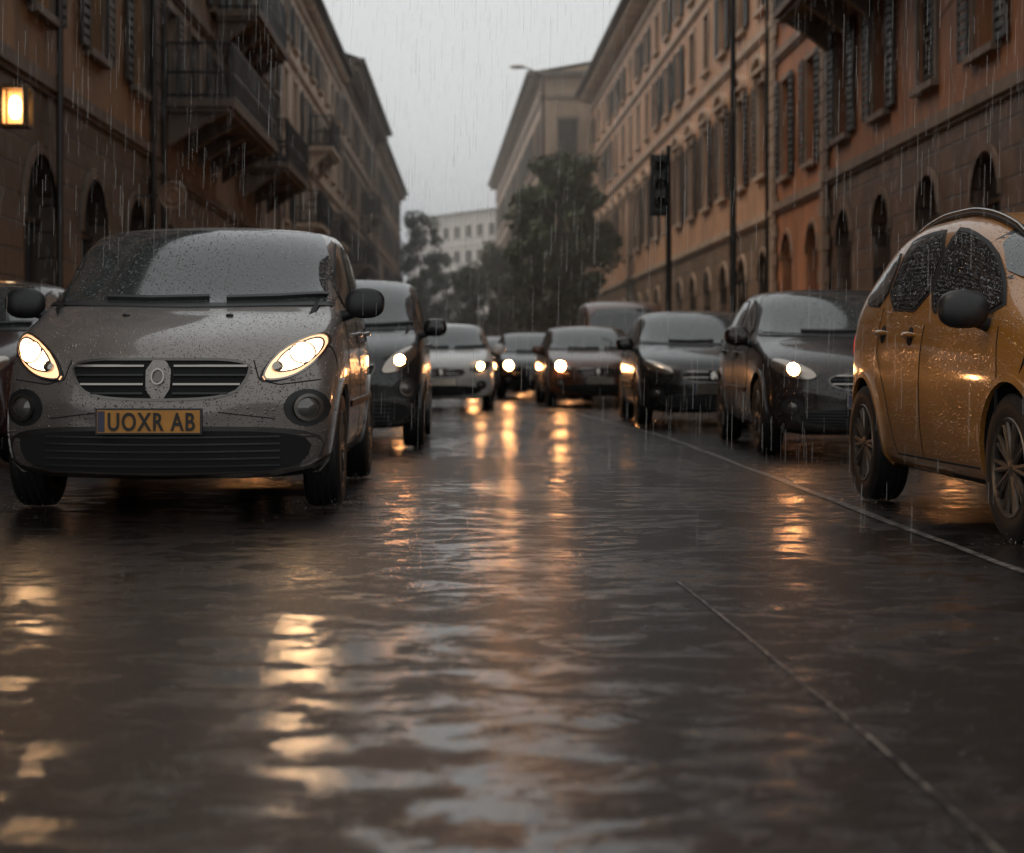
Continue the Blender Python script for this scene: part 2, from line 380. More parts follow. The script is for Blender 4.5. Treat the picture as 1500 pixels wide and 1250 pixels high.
def build_car(name,ty,loc,yaw,pmat,lit=True,core='core',text=None,rails=False,hero=False,scale=1,corer=.05):
    T=TY[ty];E=empty(name,(loc[0],loc[1],.004),yaw);E.scale=(scale,)*3
    body,pj=car_body(T,pmat);body.parent=E
    W=T['W'];g=MB()
    pj.patch(g,'F',T['ws'],M['black'],.003,10,64,it=1,scale=1.02)
    pj.patch(g,'F',T['ws'],M['glass'],.008,14,64,it=1,scale=.975)
    for fr in('L','R'):
        for s in T['sw']:
            pj.patch(g,fr,s,M['black'],.003,6,40,it=1,scale=1.07)
            pj.patch(g,fr,s,M['sideglass'],.007,6,40,it=1,scale=.98)
    zt=interp(T['prof'],T['L']-.5)
    pj.patch(g,'B',[(-.55,1.1),(.55,1.1),(.5,min(zt,1.4)),(-.5,min(zt,1.4))],M['sideglass'],.006,6,32)
    g.obj('windows',E,True,50)
    l=MB()
    for sx in(-1,1):
        hl=[(x*sx,z) for x,z in T['hl']]
        cx=sum(p[0] for p in hl)/len(hl);cz=sum(p[1] for p in hl)/len(hl)
        pj.patch(l,'F',hl,M['black'],.004,5,40,it=2,scale=1.07)
        pj.patch(l,'F',hl,M['lamp'] if lit=='full' else M['reflector'],.012,6,40,it=2,bulge=.012)
        if lit:
            if lit=='full':
                inner=[(cx+.012*sx+(x-cx)*.74,cz+.008+(z-cz)*.70) for x,z in hl]
                pj.strip(l,'F',resample(chaikin(inner,2),40),.008,M['slat'],.024,40,True)
                pj.patch(l,'F',inner,M['lamp2'],.020,5,36,it=2,bulge=.01)
                pj.patch(l,'F',circ(cx+.03*sx,cz+.022,.050,16,.040),M[core],.030,4,24,it=0,bulge=.01)
                pj.strip(l,'F',circ(cx+.03*sx,cz+.022,.060,20,.050),.006,M['reflector'],.034,28,True)
                pj.patch(l,'F',circ(cx-.085*sx,cz-.045,.026),M['reflector'],.032,3,20,it=0,bulge=.01)
                pj.strip(l,'F',[(x,z) for x,z in resample(chaikin([(cx+(x-cx)*.97,cz+(z-cz)*.97) for x,z in hl],2),40)],.010,M['chrome'],.018,40,True)
            else:
                pj.patch(l,'F',circ(cx,cz,corer),M[core],.026,4,24,it=0,bulge=.01)
        fx,fz,fr_=T['fog']
        pj.patch(l,'F',circ(fx*sx,fz,fr_*1.45,16,fr_*1.25),M['black'],.005,4,30,it=0)
        pj.strip(l,'F',circ(fx*sx,fz,fr_*.80,24),.018,M['slat'],.02,32,True)
        pj.patch(l,'F',circ(fx*sx,fz,fr_*.70),M['lens'],.012,4,24,it=0,bulge=.02)
        pj.patch(l,'B',[(.62*sx,.8),(.78*sx,.8),(.76*sx,1.0),(.62*sx,1.0)],M['redlamp'],.01,4,24)
    l.obj('lamps',E,True,50)
    t=MB()
    G=T['grille'];zs=[p[1] for p in G];z0,z1=min(zs),max(zs)
    pj.patch(t,'F',G,M['dark'],.004,8,48,it=2)
    sm=resample(chaikin(G,2),56)
    pj.strip(t,'F',sm,.014,M['slat'],.012,56,True)
    def half(z):
        xs=[]
        for i in range(len(sm)):
            a=sm[i];b=sm[(i+1)%len(sm)]
            if (a[1]-z)*(b[1]-z)<=0 and abs(a[1]-b[1])>1e-6: xs.append(abs(a[0]+(b[0]-a[0])*(z-a[1])/(b[1]-a[1])))
        return max(xs) if xs else .3
    k=4
    for i in range(k):
        z=lerp(z0,z1,(i+.75)/(k+.5));hx=half(z)-.012
        for s in(-1,1): pj.strip(t,'F',[(s*.075,z),(s*hx,z)],.011,M['chrome'] if i in(1,3) else M['black'],.016,14)
    if hero:
        zc=(z0+z1)/2
        pj.patch(t,'F',[(-.065,zc+.095),(.065,zc+.095),(.06,zc-.095),(-.06,zc-.095)],pmat,.016,4,28,it=1)
        pj.patch(t,'F',circ(0,zc+.01,.030,18,.036),M['slat'],.03,3,24,it=0,bulge=.008)
        pj.strip(t,'F',circ(0,zc+.01,.030,20,.036),.009,M['chrome'],.036,28,True)
        for s in(-1,1):
            pj.strip(t,'F',[(s*.47,.80),(s*.50,.70),(s*.60,.675),(s*.80,.70)],.007,M['seam'],.002,20)
            pj.strip(t,'F',[(s*.30,.535),(s*.58,.50)],.006,M['seam'],.002,12)
    else:
        pj.patch(t,'F',circ(0,(z0+z1)/2,.055),M['chrome'],.022,3,20,it=0,bulge=.01)
    I=T['intake'];zi=[p[1] for p in I];zm=(min(zi)+max(zi))/2
    pj.patch(t,'F',[(x*1.09,zm+(z-zm)*1.22) for x,z in I],M['bump'],.003,8,56,it=2)
    pj.patch(t,'F',I,M['dark'],.008,8,56,it=2)
    for i in range(5):
        z=lerp(min(zi),max(zi),(i+1)/6.); pj.strip(t,'F',[(-.6,z),(0,z),(.6,z)],.010,M['black'],.013,24)
    if hero: pj.strip(t,'F',[(-.84,.31),(-.74,.25),(-.57,.222),(0,.212),(.57,.222),(.74,.25),(.84,.31)],.014,M['chrome'],.014,48)
    pz=T['plate'];py=pj.hit('F',0,pz,.02).y-.01
    pl=MB();px=-.04 if hero else 0
    pl.box((px-.26,py,pz-.057),(px+.26,py+.012,pz+.057),M['plate'] if hero else M['reflector'])
    pl.box((px-.27,py+.004,pz-.066),(px+.27,py+.03,pz+.066),M['black'])
    pl.box((px-.257,py-.003,pz-.052),(px-.222,py-.0005,pz+.052),M['plateblue'])
    pl.obj('number_plate',E)
    if text:
        cu=bpy.data.curves.new('t','FONT');cu.body=text;cu.size=.128;cu.extrude=.002;cu.offset=.0022;cu.space_character=1.15
        to=bpy.data.objects.new('t',cu);COL.objects.link(to)
        dg=bpy.context.evaluated_depsgraph_get();dg.update()
        me=bpy.data.meshes.new_from_object(to.evaluated_get(dg));bpy.data.objects.remove(to)
        xs=[v.co.x for v in me.vertices];wd=max(xs)-min(xs);sx=.44/wd
        me.materials.clear();me.materials.append(M['plateink'])
        to=bpy.data.objects.new('plate_characters',me);COL.objects.link(to);to.parent=E
        to.rotation_euler=(math.pi/2,0,0);to.scale=(sx,1,1);to.location=(px-.205-min(xs)*sx,py-.004,pz-.045)
    b0,b1=T['belt'];d1,d2,d3=T['sw'][0][0][0]-.05,T['sw'][1][0][0]-.05,T['sw'][1][-1][0]+.05
    for fr in('L','R'):
        pj.strip(t,fr,[(d1+.05,b0-.0),(d1,.75),(d1+.03,.32)],.010,M['seam'],.002,20)
        pj.strip(t,fr,[(d2,b0+.03),(d2+.02,.7),(d2+.02,.3)],.010,M['seam'],.002,20)
        pj.strip(t,fr,[(d3,b1),(d3,.85),(d3-.18,.62),(d3-.35,.3)],.010,M['seam'],.002,20)
        pj.strip(t,fr,[(d1+.03,.3),(d3-.35,.3)],.012,M['seam'],.002,20)
        if ty!='round': pj.strip(t,fr,[(d1+.1,.55),(d3-.2,.56)],.04,M['black'],.012,20)
        for hx in(d2+.22,d3-.10) if ty=='round' else (d2-.16,d3-.18):
            hz=lerp(b0,b1,hx/T['L'])-.10
            pj.patch(t,fr,[(hx-.09,hz-.014),(hx+.09,hz-.014),(hx+.09,hz+.014),(hx-.09,hz+.014)],pmat,.028,3,24,it=2,bulge=.012,skirt=.03)
            pj.patch(t,fr,circ(hx,hz-.005,.05),M['seam'],.003,3,18,it=0)
        for wy in T['wy']:
            rr=T['R']+.062
            arc=[(wy+rr*math.cos(a),T['R']+rr*math.sin(a)) for a in [math.pi*(-.12+1.24*i/20) for i in range(21)]]
            pj.strip(t,fr,arc,.035,pmat,.014,30)
    for s in(-1,1):
        pj.strip(t,'T',[(s*.50*W,.62),(s*.44*W,.42),(s*.40*W,.30)],.008,M['seam'],.002,14)
    zb=T['ws'][0][1]
    if ty in('mpv','hatch'):
        pj.strip(t,'F',[(.76,zb+.035),(.5,zb+.014),(.22,zb+.004)],.016,M['black'],.03,20)
        pj.strip(t,'F',[(.12,zb+.010),(-.2,zb+.002),(-.45,zb+.010)],.016,M['black'],.03,20)
        pj.strip(t,'F',[(-.84,zb-.010),(0,zb-.028),(.84,zb-.010)],.026,M['black'],.008,40)
    if hero:
        for s in(-1,1): t.ell(tuple(pj.hit('T',s*.28,.62,.004)),(.022,.018,.009),M['black'],2,10,6)
    t.obj('trim',E,True,50)
    m=MB();my,mz=T['mir']
    for s in(-1,1):
        m.ell((s*(W/2+.085),my,mz),(.115,.065,.088),M['black'] if hero or ty=='round' else pmat,2.5)
        m.tube((s*(W/2-.08),my+.03,mz-.085),(s*(W/2+.05),my,mz-.045),.035,.03,M['black'],10)
    m.obj('mirrors',E,True,60)
    if rails:
        r=MB()
        for s in(-1,1):
            pts=[]
            for i in range(24):
                y=1.15+2.2*i/23; p=pj.hit('T',s*.545,y,.0); e=min(i,23-i)/3.; p.z+=.008+.028*min(1,e); pts.append(p)
            r.path(pts,.012,M['chrome'],8); r.path([p-Vector((0,0,.02)) for p in pts],.014,M['black'],8)
        r.obj('roof_rails',E,True,60)
        a=MB();p=pj.hit('T',0,T['L']-.9,0);a.tube(p,p+Vector((0,.15,.18)),.006,.003,M['black'],6);a.obj('aerial',E)
    me=wheel_mesh(T['R'])
    for s in(-1,1):
        for wy in T['wy']:
            o=bpy.data.objects.new('wheel',me);COL.objects.link(o);o.parent=E
            o.location=(s*(W/2-.105),wy,T['R']);o.rotation_euler=(0,0,0 if s>0 else math.pi)
    u=MB();u.box((-.6,.5,.20),(.6,T['L']-.5,.3),M['dark']);u.obj('underbody',E)
    return E

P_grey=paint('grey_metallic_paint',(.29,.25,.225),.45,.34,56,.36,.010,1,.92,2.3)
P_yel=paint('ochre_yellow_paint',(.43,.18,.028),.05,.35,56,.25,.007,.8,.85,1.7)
P_blk=paint('black_paint',(.008,.007,.007),.1,.25,50,.1,.004,.6)
P_brn=paint('dark_brown_paint',(.018,.010,.008),.3,.3,50,.1,.004,.7)
P_wht=paint('white_paint',(.80,.77,.72),.0,.35,50,.2,.003,1,.5,1.1)
P_red=paint('dark_red_paint',(.03,.006,.005),.1,.3,50,.1,.004,.6)
P_org=paint('burnt_orange_paint',(.12,.045,.02),.2,.3,50,.1,.004,.7)
rad=math.radians
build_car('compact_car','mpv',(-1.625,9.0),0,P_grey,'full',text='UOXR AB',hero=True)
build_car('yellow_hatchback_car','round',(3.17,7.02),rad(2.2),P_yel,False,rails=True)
build_car('dark_car','mpv',(-1.39,16.0),0,P_blk,True,core='farcore',corer=.045)
build_car('white_car','hatch',(-.62,29.5),rad(0),P_wht,True,core='farcore',corer=.055)
build_car('red_car','hatch',(-4.45,13.2),0,P_red,False,scale=1.02)
build_car('black_suv_car','hatch',(3.30,14.6),rad(-1),P_brn,True,core='farcore',corer=.045)
build_car('black_sedan_car','hatch',(2.86,21.4),rad(-.5),P_blk,False)
build_car('brown_car','hatch',(2.15,31.5),rad(2),P_org,True,core='farcore',corer=.08)
build_car('orange_van','van',(3.2,36.8),rad(1),P_org,False)
build_car('distant_car','hatch',(1.35,38.8),rad(2),P_blk,True,core='farcore',corer=.09)
build_car('distant_car','hatch',(.55,48),rad(3),P_brn,True,core='farcore',corer=.10)
build_car('distant_car','mpv',(.9,56),rad(3),P_wht,True,core='farcore',corer=.10)
build_car('distant_car','hatch',(-3.9,24),0,P_blk,False)

# ------------------------------------------------------------ ground
def road_mat():
    m,nt,b=new_mat('wet_asphalt')
    L=nt.links.new
    tc=N(nt,'ShaderNodeTexCoord')
    def noise(scale,vec=(1,1,1),detail=4,rough=.5,dist=0):
        mp=N(nt,'ShaderNodeMapping');mp.inputs['Scale'].default_value=vec;L(tc.outputs['Object'],mp.inputs[0])
        n=N(nt,'ShaderNodeTexNoise');n.inputs['Scale'].default_value=scale;n.inputs['Detail'].default_value=detail
        n.inputs['Roughness'].default_value=rough;n.inputs['Distortion'].default_value=dist
        L(mp.outputs[0],n.inputs['Vector']);return n.outputs[0]
    def mr(s,a,b_,c,d):
        n=N(nt,'ShaderNodeMapRange');L(s,n.inputs[0])
        for i,v in enumerate((a,b_,c,d)):
            if isinstance(v,(int,float)): n.inputs[i+1].default_value=v
            else: L(v,n.inputs[i+1])
        return n.outputs[0]
    def mt(op,a,b_):
        n=N(nt,'ShaderNodeMath');n.operation=op
        for i,v in enumerate((a,b_)):
            if isinstance(v,(int,float)): n.inputs[i].default_value=v
            else: L(v,n.inputs[i])
        return n.outputs[0]
    grain=noise(190,(1,1,1),3,.75)
    pm=mt('ADD',mt('MULTIPLY',noise(.75,(1,.55,1),4,.55,.5),.42),mt('MULTIPLY',noise(5.0,(.8,1.1,1),9,.74,.4),.58))
    pm=mt('ADD',pm,mt('MULTIPLY',mt('SUBTRACT',grain,.5),.10))
    pud=mr(pm,.480,.535,0,1)
    vor=N(nt,'ShaderNodeTexVoronoi');vor.inputs['Scale'].default_value=120;L(tc.outputs['Object'],vor.inputs['Vector'])
    dk=mr(pud,0,1,1,.5)
    vm=N(nt,'ShaderNodeVectorMath');vm.operation='SCALE';vm.inputs[0].default_value=(.012,.0082,.0074)
    L(mt('MULTIPLY',mr(grain,.35,.75,.25,2.4),dk),vm.inputs['Scale']);L(vm.outputs[0],b.inputs['Base Color'])
    b.inputs['Roughness'].default_value=.5
    b.inputs['Specular IOR Level'].default_value=.06
    b.inputs['Coat IOR'].default_value=1.52
    # tiny wet facets glint between the stones of the asphalt, standing water covers them in the puddles
    facet=mr(grain,.50,.60,.015,.75)
    L(mr(pud,0,1,facet,1.0),b.inputs['Coat Weight'])
    L(mr(pud,0,1,.10,.045),b.inputs['Coat Roughness'])
    rip=noise(7,(1,1.7,1),3,.55,.3);rip2=noise(26,(1,1.4,1),3,.6);rip3=noise(80,(1,1.2,1),3,.65)
    rb=mt('ADD',mt('ADD',mt('MULTIPLY',rip,.0015),mt('MULTIPLY',rip2,.0009)),mt('MULTIPLY',rip3,.0006))
    gr=mt('ADD',mt('MULTIPLY',vor.outputs['Distance'],.9),grain)
    h1=mt('ADD',rb,mt('MULTIPLY',gr,.0026))
    h2=mt('ADD',rb,mt('MULTIPLY',gr,mr(pud,0,1,.0013,.00035)))
    for h,s in((h1,'Normal'),(h2,'Coat Normal')):
        bp=N(nt,'ShaderNodeBump');bp.inputs['Strength'].default_value=1;bp.inputs['Distance'].default_value=1;L(h,bp.inputs['Height']);L(bp.outputs[0],b.inputs[s])
    return m
M['road']=road_mat()
g=MB();g.add([(-600,-40,0),(600,-40,0),(600,900,0),(-600,900,0)],[(0,1,2,3)],simple('ground_soil',(.05,.045,.04),.7,noise=.3,nscale=.5));o=g.obj('ground');o.location.z=-.004
g=MB();g.add([(-5.6,-20,0),(4.75,-20,0),(4.75,60,0),(3.6,110,0),(1.5,200,0),(-2,300,0),(-6,300,0),(-5.6,110,0)],[tuple(range(8))],M['road']);g.obj('road')
def stone(name,c1,c2,bw=.8,rh=.4,axis='wall',mortar=.02,rough=.5,bd=.02,stain=.5):
    m,nt,b=new_mat(name);L=nt.links.new
    tc=N(nt,'ShaderNodeTexCoord');sp=N(nt,'ShaderNodeSeparateXYZ');L(tc.outputs['Object'],sp.inputs[0])
    cb=N(nt,'ShaderNodeCombineXYZ')
    if axis=='wall': L(sp.outputs[1],cb.inputs[0]);L(sp.outputs[2],cb.inputs[1])
    else: L(sp.outputs[0],cb.inputs[0]);L(sp.outputs[1],cb.inputs[1])
    br=N(nt,'ShaderNodeTexBrick');L(cb.outputs[0],br.inputs['Vector']);br.inputs['Scale'].default_value=1
    br.inputs['Brick Width'].default_value=bw;br.inputs['Row Height'].default_value=rh;br.inputs['Mortar Size'].default_value=mortar
    br.inputs['Mortar Smooth'].default_value=.3
    br.inputs['Color1'].default_value=(*c1,1);br.inputs['Color2'].default_value=(*c2,1);br.inputs['Mortar'].default_value=(c1[0]*.3,c1[1]*.3,c1[2]*.3,1)
    n=N(nt,'ShaderNodeTexNoise');n.inputs['Scale'].default_value=1.3;n.inputs['Detail'].default_value=10;n.inputs['Roughness'].default_value=.65;L(tc.outputs['Object'],n.inputs['Vector'])
    mr=N(nt,'ShaderNodeMapRange');L(n.outputs[0],mr.inputs[0]);mr.inputs[1].default_value=.3;mr.inputs[2].default_value=.7;mr.inputs[3].default_value=1-stain;mr.inputs[4].default_value=1.25
    mx=N(nt,'ShaderNodeVectorMath');mx.operation='SCALE';L(br.outputs[0],mx.inputs[0]);L(mr.outputs[0],mx.inputs['Scale']);L(mx.outputs[0],b.inputs['Base Color'])
    b.inputs['Roughness'].default_value=rough
    h=N(nt,'ShaderNodeMath');h.operation='SUBTRACT';L(n.outputs[0],h.inputs[0]);L(br.outputs['Fac'],h.inputs[1])
    bp=N(nt,'ShaderNodeBump');bp.inputs['Distance'].default_value=bd;L(h.outputs[0],bp.inputs['Height']);L(bp.outputs[0],b.inputs['Normal'])
    return m
def plaster(name,c,stain=.45):
    m,nt,b=new_mat(name);L=nt.links.new
    tc=N(nt,'ShaderNodeTexCoord')
    def nz(vec,s,d=8):
        mp=N(nt,'ShaderNodeMapping');mp.inputs['Scale'].default_value=vec;L(tc.outputs['Object'],mp.inputs[0])
        n=N(nt,'ShaderNodeTexNoise');n.inputs['Scale'].default_value=s;n.inputs['Detail'].default_value=d;n.inputs['Roughness'].default_value=.65;L(mp.outputs[0],n.inputs['Vector']);return n.outputs[0]
    a=nz((1,1,1),.7);s=nz((2.5,2.5,.18),1.4)
    ad=N(nt,'ShaderNodeMath');ad.operation='ADD';L(a,ad.inputs[0]);L(s,ad.inputs[1])
    mr=N(nt,'ShaderNodeMapRange');L(ad.outputs[0],mr.inputs[0]);mr.inputs[1].default_value=.75;mr.inputs[2].default_value=1.25;mr.inputs[3].default_value=1-stain;mr.inputs[4].default_value=1.15
    vm=N(nt,'ShaderNodeVectorMath');vm.operation='SCALE';vm.inputs[0].default_value=c;L(mr.outputs[0],vm.inputs['Scale']);L(vm.outputs[0],b.inputs['Base Color'])
    b.inputs['Roughness'].default_value=.6
    bp=N(nt,'ShaderNodeBump');bp.inputs['Distance'].default_value=.01;L(nz((1,1,1),12),bp.inputs['Height']);L(bp.outputs[0],b.inputs['Normal'])
    return m
M['pave']=stone('wet_paving',(.06,.05,.045),(.045,.04,.035),.9,.45,'floor',.015,.18,.006)
M['kerb']=simple('kerb_stone',(.09,.08,.07),.3,noise=.3,nscale=5)
def pavement(pts_in,pts_out):
    g=MB();n=len(pts_in);h=.12
    for i in range(n-1):
        a,b,c,d=pts_in[i],pts_in[i+1],pts_out[i+1],pts_out[i]
        s=.15 if c[0]>a[0] else -.15
        g.add([(a[0]+s,a[1],h),(b[0]+s,b[1],h),(c[0],c[1],h),(d[0],d[1],h)],[(0,1,2,3)],M['pave'])
        g.add([(a[0],a[1],-.01),(b[0],b[1],-.01),(b[0],b[1],h+.005),(a[0],a[1],h+.005),(a[0]+s,a[1],h+.005),(b[0]+s,b[1],h+.005),(b[0]+s,b[1],-.01),(a[0]+s,a[1],-.01)],[(0,1,2,3),(3,2,5,4),(4,5,6,7)],M['kerb'])
    return g.obj('pavement')
pavement([(4.5,-20),(4.5,60),(3.3,110),(1.5,180),(-1.5,300)],[(30,-20),(30,60),(30,110),(30,180),(30,300)])
pavement([(-5.3,-20),(-5.3,110),(-5.6,150),(-6,300)],[(-30,-20),(-30,110),(-30,150),(-30,300)])
def linemat():
    m,nt,b=new_mat('worn_road_paint');L=nt.links.new
    tc=N(nt,'ShaderNodeTexCoord');n=N(nt,'ShaderNodeTexNoise');n.inputs['Scale'].default_value=14;n.inputs['Detail'].default_value=10;n.inputs['Roughness'].default_value=.75;L(tc.outputs['Object'],n.inputs['Vector'])
    mr=N(nt,'ShaderNodeMapRange');L(n.outputs[0],mr.inputs[0]);mr.inputs[1].default_value=.46;mr.inputs[2].default_value=.64
    mx=N(nt,'ShaderNodeMix');mx.data_type='RGBA';L(mr.outputs[0],mx.inputs[0]);mx.inputs[6].default_value=(.015,.012,.01,1);mx.inputs[7].default_value=(.24,.21,.19,1)
    L(mx.outputs[2],b.inputs['Base Color']);b.inputs['Roughness'].default_value=.45;b.inputs['Specular IOR Level'].default_value=.2
    bp=N(nt,'ShaderNodeBump');bp.inputs['Distance'].default_value=.003;L(n.outputs[0],bp.inputs['Height']);L(bp.outputs[0],b.inputs['Normal'])
    return m
M['line']=linemat()
def ribbon(name,pts,w,z):
    g=MB();vs=[];fs=[]
    q=resample(pts,140,False)
    for x,y in q: 
        j=R.uniform(-.18,.18)*w;ww=w*R.uniform(.6,1); vs+=[(x-ww/2+j,y,z),(x+ww/2+j,y,z)]
    for i in range(139): fs.append((2*i,2*i+1,2*i+3,2*i+2))
    g.add(vs,fs,M['line']);return g.obj(name)
ribbon('parking_line',[(2.12,1),(2.05,8),(2.0,19),(1.45,30),(.75,43),(.1,60),(-1,85)],.07,.004)
ribbon('lane_seam_line',[(.86,1.5),(.83,3.5),(.77,5.2),(.72,6.4)],.012,.004)

# ------------------------------------------------------------ buildings
M['win']=simple('dark_window_glass',(.012,.013,.015),.08,coat=1)
M['shut']=simple('dark_green_shutter',(.022,.02,.018),.5,noise=.3,nscale=3)
M['wood']=simple('brown_wood',(.04,.025,.017),.5,noise=.3,nscale=3)
M['iron']=simple('wrought_iron',(.01,.01,.01),.45)
M['tile']=stone('roof_tiles',(.12,.06,.04),(.08,.045,.03),.25,.35,'floor',.02,.6,.03)
M['gutter']=simple('gutter_metal',(.03,.025,.022),.4,.3)
M['soffit']=simple('soffit_board',(.11,.08,.06),.7,noise=.3,nscale=2)

def building(name,p0,p1,side,H,depth,floors,bay,wallm,trimm,basem,baseH,shut=True,over=.6,balc=(),pipes=(),quoin=True,roofk=.22):
    E=empty(name,(p0[0],p0[1],0))
    d=Vector((p1[0]-p0[0],p1[1]-p0[1],0));Lf=d.length;d.normalize()
    nn=Vector((d.y,-d.x,0))
    if nn.x*side>0: nn=-nn
    def T(v): return d*v[0]+nn*v[1]+Vector((0,0,v[2]))
    W=MB();G=MB();S=MB();Tr=MB();I=MB()
    def q(mb,a,b,c,e,mat): mb.add([T(Vector(p)) for p in(a,b,c,e)],[(0,1,2,3)],mat)
    nb=max(1,round(Lf/bay));bw=Lf/nb
    for fl in floors:
        z0,z1,kind,ow,s0,s1=fl
        wm=basem if z0<baseH-.1 else wallm
        for i in range(nb):
            u0=i*bw;u1=u0+bw;c=(u0+u1)/2;a=c-ow/2;b=c+ow/2;dp=-.28
            q(W,(u0,0,z0),(a,0,z0),(a,0,z1),(u0,0,z1),wm);q(W,(b,0,z0),(u1,0,z0),(u1,0,z1),(b,0,z1),wm)
            if s0>z0: q(W,(a,0,z0),(b,0,z0),(b,0,s0),(a,0,s0),wm)
            if kind=='arch':
                r=ow/2;sp=s1-r;K=12
                arc=[(c-r*math.cos(math.pi*k/K),sp+r*math.sin(math.pi*k/K)) for k in range(K+1)]
                for k in range(K):
                    (x0,y0),(x1,y1)=arc[k],arc[k+1]
                    q(W,(x0,0,y0),(x1,0,y1),(x1,0,z1),(x0,0,z1),wm)
                    q(W,(x0,0,y0),(x1,0,y1),(x1,dp,y1),(x0,dp,y0),wm)
                    o=1.16
                    X0,Y0,X1,Y1=c+(x0-c)*o,sp+(y0-sp)*o,c+(x1-c)*o,sp+(y1-sp)*o
                    q(Tr,(x0,.05,y0),(x1,.05,y1),(X1,.05,Y1),(X0,.05,Y0),trimm if k%2 else wm)
                    q(Tr,(X0,.05,Y0),(X1,.05,Y1),(X1,0,Y1),(X0,0,Y0),trimm)
                q(W,(a,0,s0),(a,dp,s0),(a,dp,sp),(a,0,sp),wm);q(W,(b,0,s0),(b,dp,s0),(b,dp,sp),(b,0,sp),wm)
                G.add([T(Vector((a,dp,s0))),T(Vector((b,dp,s0)))]+[T(Vector((x,dp,y))) for x,y in arc[::-1]],[tuple(range(K+3))],M['win'])
                for k in (-.33,0,.33): S.box((c+k*ow-.025,dp+.005,s0),(c+k*ow+.025,dp+.05,s1-(.02 if k==0 else .12)),M['wood'],T)
                S.box((a,dp+.006,sp-.04),(b,dp+.06,sp+.04),M['wood'],T)
                S.box((a,dp+.007,s0),(b,dp+.045,s0+.9),M['wood'],T)
            else:
                q(W,(a,0,s1),(b,0,s1),(b,0,z1),(a,0,z1),wm)
                for x in(a,b): q(W,(x,0,s0),(x,dp,s0),(x,dp,s1),(x,0,s1),wm)
                q(W,(a,0,s0),(b,0,s0),(b,dp,s0),(a,dp,s0),wm);q(W,(a,0,s1),(b,0,s1),(b,dp,s1),(a,dp,s1),wm)
                q(G,(a,dp,s0),(b,dp,s0),(b,dp,s1),(a,dp,s1),M['win'])
                S.box((c-.03,dp+.005,s0),(c+.03,dp+.05,s1),M['wood'],T)
                S.box((a,dp+.008,s0+(s1-s0)*.68),(b,dp+.045,s0+(s1-s0)*.68+.05),M['wood'],T)
                t=.13
                Tr.box((a-t,.002,s0),(a-.002,.06,s1),trimm,T);Tr.box((b+.002,.002,s0),(b+t,.06,s1),trimm,T)
                Tr.box((a-t,.001,s1+.001),(b+t,.07,s1+t),trimm,T)
                Tr.box((a-t-.06,.001,s0-.12),(b+t+.06,.16,s0-.001),trimm,T)
                if kind=='ped':
                    Tr.box((a-.3,.001,s1+.22),(b+.3,.22,s1+.32),trimm,T)
                    K=10;hw=ow/2+.28
                    arc=[(c-hw*math.cos(math.pi*k/K),s1+.321+.42*math.sin(math.pi*k/K)) for k in range(K+1)]
                    for k in range(K):
                        (x0,y0),(x1,y1)=arc[k],arc[k+1]
                        q(Tr,(x0,.22,y0),(x1,.22,y1),(x1,0,y1),(x0,0,y0),trimm)
                        X0,X1=c+(x0-c)*.82,c+(x1-c)*.82;Y0=s1+.32+(y0-s1-.32)*.72;Y1=s1+.32+(y1-s1-.32)*.72
                        q(Tr,(x0,.22,y0),(x1,.22,y1),(X1,.22,Y1),(X0,.22,Y0),trimm)
                        q(Tr,(X0,.22,Y0),(X1,.22,Y1),(X1,.02,Y1),(X0,.02,Y0),trimm)
                    for x in(a-.18,b+.06): Tr.box((x,.071,s1-.1),(x+.12,.16,s1+.219),trimm,T)
                if shut and kind in('win','ped'):
                    sw=ow/2
                    st=R.random()
                    if st<.35: spans=[(a+.01,c-.01,-.1),(c+.01,b-.01,-.1)]
                    else: spans=[(a-t-sw,a-t+.0,.065),(b+t,b+t+sw,.065)]
                    for x0,x1,o in spans:
                        S.box((x0,o,s0),(x0+.05,o+.045,s1),M['shut'],T);S.box((x1-.05,o,s0),(x1,o+.045,s1),M['shut'],T)
                        ns=14
                        for k in range(ns+1):
                            zz=lerp(s0,s1-.05,k/ns); hh=.09 if k%7==0 else .075
                            S.box((x0+.051,o+.005,zz),(x1-.051,o+.035,zz+hh+.03),M['shut'],T)
        Tr.box((-.0,.001,z1-.10),(Lf,.12,z1+.10),trimm,T)
        Tr.box((-.0,.001,z1-.18),(Lf,.06,z1-.101),trimm,T)
    ztop=floors[-1][1]
    Tr.box((0,.001,ztop+.101),(Lf,.02,H-.5),wallm,T)
    Tr.box((0,.001,H-.5),(Lf,.2,H-.3),trimm,T)
    Tr.box((0,.001,H-.299),(Lf,over*.6,H-.12),trimm,T)
    nm=int(Lf/.7)
    for i in range(nm):
        u=(i+.5)*Lf/nm;Tr.box((u-.09,.201,H-.5),(u+.09,over*.85,H-.30),trimm,T)
    Tr.box((-.1,-.1,H-.119),(Lf+.1,over,H),M['soffit'],T)
    Tr.tube(T(Vector((0,over+.07,H-.01))),T(Vector((Lf,over+.07,H-.01))),.08,.08,M['gutter'],8)
    rh=depth*roofk
    W.add([T(Vector(p)) for p in((-.1,over+.02,H+.003),(Lf+.1,over+.02,H+.003),(Lf+.1,-depth/2,H+rh),(-.1,-depth/2,H+rh),(-.1,-depth-.3,H),(Lf+.1,-depth-.3,H))],[(0,1,2,3),(3,2,5,4)],M['tile'])
    for u in(0,Lf): W.add([T(Vector(p)) for p in((u,-.0,0),(u,-depth,0),(u,-depth,H-.1),(u,-depth/2,H+rh-.1),(u,0,H-.1))],[(0,1,2,3,4)],wallm)
    q(W,(0,-depth,0),(Lf,-depth,0),(Lf,-depth,H-.1),(0,-depth,H-.1),wallm)
    W.box((0,.001,.0),(Lf,.08,.09),basem,T)
